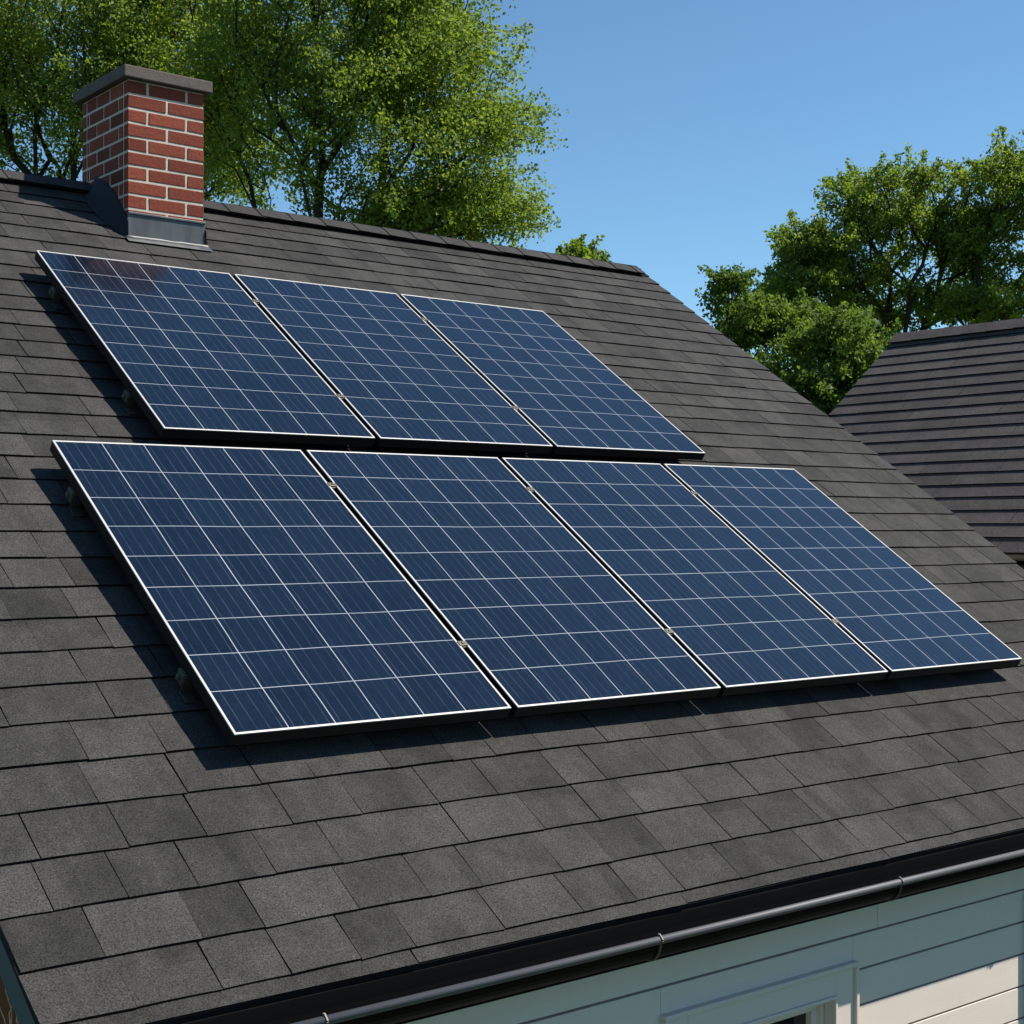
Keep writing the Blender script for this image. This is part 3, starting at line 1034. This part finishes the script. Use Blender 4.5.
def make_tree(name, label, cat, base, fork, lobes, nclump, nleaf, sig, leaf, mat_leaf, seed, group=None, rtip=0.0085, shell=0.30):
    """lobes: list of (centre, radii, weight)"""
    rg = np.random.default_rng(seed)
    base = np.array(base, float)
    fork = np.array(fork, float)
    cs = []
    wts = np.array([l[2] for l in lobes], float)
    wts /= wts.sum()
    for _ in range(nclump):
        l = lobes[rg.choice(len(lobes), p=wts)]
        d = rg.normal(size=3)
        d /= np.linalg.norm(d)
        rr = rg.uniform(shell, 1.0) ** 0.6 if rg.random() < 0.8 else rg.uniform(0.2, 0.8)
        e = d * rr * np.array(l[1]) * (1 + rg.normal() * 0.05)
        cs.append(np.array(l[0]) + RT * e[0] + FW * e[1] + np.array([0, 0, e[2]]))
    cs = np.array(cs)
    order = np.argsort(np.linalg.norm(cs - fork, axis=1))
    nodes, par, plen = [base], [-1], [0.0]
    K = 6
    for k in range(1, K + 1):
        f = k / K
        p = base + (fork - base) * f
        if k < K:
            p = p + np.append(rg.normal(size=2) * 0.05, 0)
        nodes.append(p)
        par.append(len(nodes) - 2)
        plen.append(0.0)
    tips = []
    for ci in order:
        c = cs[ci]
        A = np.array(nodes[K - 1:])
        dd = np.linalg.norm(A - c, axis=1)
        up = np.maximum(0, A[:, 2] - c[2] + 0.15) * 1.0
        cost = dd * 1.0 + 0.72 * np.array(plen[K - 1:]) + up
        j = int(np.argmin(cost)) + K - 1
        s = nodes[j]
        L = np.linalg.norm(c - s)
        n = max(1, min(5, int(L / 0.35)))
        prev = j
        side = rg.normal(size=3) * 0.09 * L
        side[2] -= 0.06 * L
        for k in range(1, n + 1):
            f = k / n
            p = s + (c - s) * f + side * math.sin(math.pi * f) + (rg.normal(size=3) * 0.025 * L if k < n else 0)
            nodes.append(p)
            par.append(prev)
            plen.append(plen[prev] + L / n)
            prev = len(nodes) - 1
        tips.append(prev)
    nodes = np.array(nodes)
    cnt = np.zeros(len(nodes))
    cnt[tips] = 1
    for i in range(len(nodes) - 1, 0, -1):
        cnt[par[i]] += cnt[i]
    rad = rtip * np.maximum(cnt, 1) ** 0.40
    root = empty(name, Vector(base), label, cat, group)
    tb = MB()
    for i in range(1, len(nodes)):
        j = par[i]
        sides = 4 if rad[i] < 0.02 else (6 if rad[i] < 0.06 else 9)
        tb.tube([nodes[j], nodes[i]], [min(rad[j], rad[i] * 1.35), rad[i]], sides, cap=False)
    # leaves
    C = nodes[tips]
    m = len(C)
    ctr = C.mean(0)
    lob = np.array([l[0] for l in lobes])
    near = lob[np.argmin(np.linalg.norm(C[:, None] - lob[None], axis=2), axis=1)]
    outw = C - near + (C - ctr) * 0.35 + rg.normal(size=(m, 3)) * 0.35
    outw[:, 2] += 0.15
    outw /= np.linalg.norm(outw, axis=1)[:, None]
    feath = rg.random(m) < 0.5
    flen = sig * rg.uniform(1.6, 3.2, m)
    for q in range(m):
        if feath[q]:
            tb.tube([C[q] - outw[q] * 0.05, C[q] + outw[q] * flen[q] * 0.95], [rtip * 0.7, rtip * 0.3], 4, cap=False)
    tb.build('trunk', M_BARK, root, smooth=True)
    idx = np.repeat(np.arange(m), nleaf)
    N = len(idx)
    # each clump: several small sprays
    nspray = 7
    spray = np.clip(rg.normal(size=(m, nspray, 3)), -1.25, 1.25) * np.array([1, 1, 0.72]) * sig
    sp = spray[idx, rg.integers(0, nspray, N)]
    pos = C[idx] + sp + np.clip(rg.normal(size=(N, 3)), -2.1, 2.1) * np.array([1, 1, 0.7]) * sig * 0.42
    fsel = feath[idx] & (rg.random(N) < 0.42)
    tt = rg.random(N)[:, None] ** 0.8
    line = C[idx] + outw[idx] * flen[idx][:, None] * tt + rg.normal(size=(N, 3)) * sig * 0.26 * (1.15 - 0.6 * tt)
    pos = np.where(fsel[:, None], line, pos)
    ax = rg.normal(size=(N, 3)) + np.array([0, 0, -0.35])
    ax /= np.linalg.norm(ax, axis=1)[:, None]
    nr_ = rg.normal(size=(N, 3)) * 0.9 + np.array([0, 0, 0.45])
    sd = np.cross(ax, nr_)
    sd /= np.linalg.norm(sd, axis=1)[:, None] + 1e-9
    up = np.cross(sd, ax)
    ln = leaf * rg.uniform(0.65, 1.3, N)[:, None]
    wd = ln * rg.uniform(0.26, 0.38, N)[:, None]
    fold = wd * 0.25
    v0 = pos
    v1 = pos + ax * ln * 0.45 + sd * wd + up * fold
    v2 = pos + ax * ln - up * ln * 0.12
    v3 = pos + ax * ln * 0.45 - sd * wd + up * fold
    V = np.stack([v0, v1, v2, v3], 1).reshape(-1, 3) - base
    me = bpy.data.meshes.new('crown')
    me.vertices.add(4 * N)
    me.vertices.foreach_set('co', V.ravel())
    me.loops.add(4 * N)
    me.loops.foreach_set('vertex_index', np.arange(4 * N))
    me.polygons.add(N)
    me.polygons.foreach_set('loop_start', np.arange(0, 4 * N, 4))
    me.update(calc_edges=True)
    me.materials.append(mat_leaf)
    a = me.attributes.new('tone', 'FLOAT', 'FACE')
    ct = rg.normal(0.5, 0.22, m)
    tone = np.clip(ct[idx] + rg.normal(size=N) * 0.2, 0, 1)
    a.data.foreach_set('value', tone)
    o = bpy.data.objects.new('crown', me)
    COL.objects.link(o)
    o.parent = root
    return root


def at(x, y, D):
    return CAM + D * (FW + RT * (x - 516.3) / 1499 + np.array([0, 0, 1]) * (529.6 - y) / 1499)


def lobe(x, y, D, rx, ry, rd, w):
    """crown lobe: bearing, distance, half width and half height in metres"""
    return (at(x, y, D), (rx, rd, ry), w)


def onground(q):
    return (q[0], q[1], GROUND)


# large tree right behind the ridge
GT = 'trees behind the roofs'
f = at(322, 285, 20)
make_tree('broadleaf_tree', 'tall yellow green broadleaf tree behind the ridge, right of the chimney', 'tree', onground(f + np.array([0.2, 0, 0])), f,
          [lobe(330, 30, 20, 1.7, 1.4, 1.6, 1.3), lobe(428, 55, 20, 1.0, 1.1, 1.4, 0.9), lobe(250, 100, 20.5, 1.1, 1.2, 1.4, 0.7), lobe(385, 140, 19.6, 1.4, 1.0, 1.5, 0.9),
           lobe(488, 122, 20, 0.58, 0.42, 0.8, 0.36), lobe(480, 205, 20, 0.60, 0.42, 0.9, 0.4), lobe(420, 212, 20.4, 1.1, 0.4, 1.0, 0.4), lobe(330, -55, 20, 1.6, 0.9, 1.3, 0.45), lobe(410, -15, 20, 0.75, 0.8, 1.2, 0.45)],
          480, 255, 0.26, 0.056, M_LEAF_YG, 3, GT)
f = at(60, 280, 22)
make_tree('broadleaf_tree', 'yellow green broadleaf tree behind the ridge, left of the chimney', 'tree', onground(f), f,
          [lobe(70, 40, 22, 2.2, 1.4, 1.8, 1.5), lobe(-50, 80, 22, 1.6, 1.6, 1.6, 0.8), lobe(180, 60, 22, 1.3, 1.4, 1.5, 1.0), lobe(60, 130, 22, 2.0, 0.6, 1.5, 0.45), lobe(215, 150, 22.5, 0.8, 0.8, 1.0, 0.4),
           lobe(110, -50, 22, 2.3, 0.9, 1.3, 0.45)],
          480, 255, 0.28, 0.058, M_LEAF_YG, 8, GT)
f = at(592, 330, 24)
make_tree('small_tree', 'small tree whose top just peeks over the ridge, right of the tall tree', 'tree', onground(f), f,
          [lobe(582, 264, 24, 0.46, 0.26, 0.4, 1.3), lobe(570, 330, 24, 0.9, 0.8, 1.0, 1.0)], 60, 150, 0.10, 0.08, M_LEAF_G, 12, GT)
# right hand group
f = at(905, 370, 30)
make_tree('broadleaf_tree', 'large dark green tree with visible limbs above the neighbouring ridge', 'tree', onground(f), f,
          [lobe(865, 200, 30, 0.75, 0.6, 1.1, 0.7), lobe(895, 235, 30, 1.0, 0.6, 1.3, 0.6), lobe(925, 200, 30, 0.7, 0.65, 1.1, 0.7), lobe(845, 275, 30, 0.8, 0.45, 1.0, 0.5), lobe(870, 316, 31, 1.2, 0.4, 1.0, 0.6), lobe(945, 305, 31, 1.2, 0.4, 1.0, 0.55), lobe(790, 290, 30, 0.6, 0.5, 1.0, 0.4), lobe(975, 250, 30, 0.9, 0.9, 1.4, 0.6), lobe(820, 255, 30, 0.85, 0.45, 1.2, 0.6), lobe(895, 275, 30, 1.3, 0.4, 1.4, 0.28), lobe(825, 305, 30, 0.9, 0.5, 1.0, 0.4),
           lobe(800, 238, 30, 0.5, 0.35, 0.8, 0.25)],
          340, 200, 0.20, 0.074, M_LEAF_G, 17, GT, rtip=0.011)
f = at(978, 345, 29)
make_tree('broadleaf_tree', 'tallest green tree at the right edge, behind the neighbouring roof', 'tree', onground(f), f,
          [lobe(1005, 190, 29, 0.75, 0.8, 1.2, 1.0), lobe(965, 235, 29.5, 0.6, 0.5, 1.0, 0.4), lobe(1080, 175, 29, 1.2, 1.1, 1.4, 1.0), lobe(1000, 300, 29, 0.9, 0.4, 1.2, 0.4), lobe(1090, 260, 29, 1.2, 0.9, 1.4, 0.7), lobe(950, 300, 29.5, 0.7, 0.3, 1.0, 0.2)],
          220, 200, 0.20, 0.074, M_LEAF_G, 23, GT, rtip=0.011)
f = at(748, 385, 27)
make_tree('small_tree', 'small dark green tree just past the right slope of the panel roof', 'tree', onground(f), f,
          [lobe(738, 322, 27, 0.62, 0.5, 0.9, 1.0), lobe(728, 290, 27, 0.24, 0.25, 0.35, 0.26), lobe(785, 330, 27, 0.8, 0.6, 0.9, 0.8), lobe(765, 390, 27, 1.0, 0.7, 1.0, 0.9)],
          130, 200, 0.16, 0.075, M_LEAF_D, 31, GT)
f = at(835, 440, 24)
make_tree('small_tree', 'low rounded light green tree in the gap between the two roofs', 'tree', onground(f), f,
          [lobe(835, 345, 24, 0.75, 0.45, 0.9, 1.0), lobe(860, 385, 24, 0.9, 0.6, 0.9, 1.0), lobe(800, 390, 24, 0.8, 0.6, 0.9, 0.9), lobe(840, 450, 24, 1.2, 0.8, 1.0, 0.9)],
          160, 230, 0.16, 0.070, M_LEAF_D, 37, GT)

# ------------------------------------------------------------------ dry vine on the brown gable
vn = MB()
r5 = random.Random(9)
xv = WL - 0.034
for k in range(12):
    y, z = -0.40 + r5.uniform(-0.10, 0.14), -0.56 + r5.uniform(-0.05, 0.02)
    pts = [(xv, y, z)]
    dy, dz = r5.uniform(-0.03, 0.01), 0.028
    for s in range(6):
        dy += r5.uniform(-0.022, 0.022)
        y += dy * 0.6
        z += dz * r5.uniform(0.6, 1.2)
        pts.append((xv - r5.uniform(0, 0.012), y, min(z, EZ + (y - EY) * math.tan(P) - 0.16)))
    vn.tube(pts, [0.0020 - 0.00015 * s for s in range(7)], 5)
tag(vn.build('dry_vine', M_TWIG), 'thin pale dry vine twigs on the brown gable wall', 'vine')
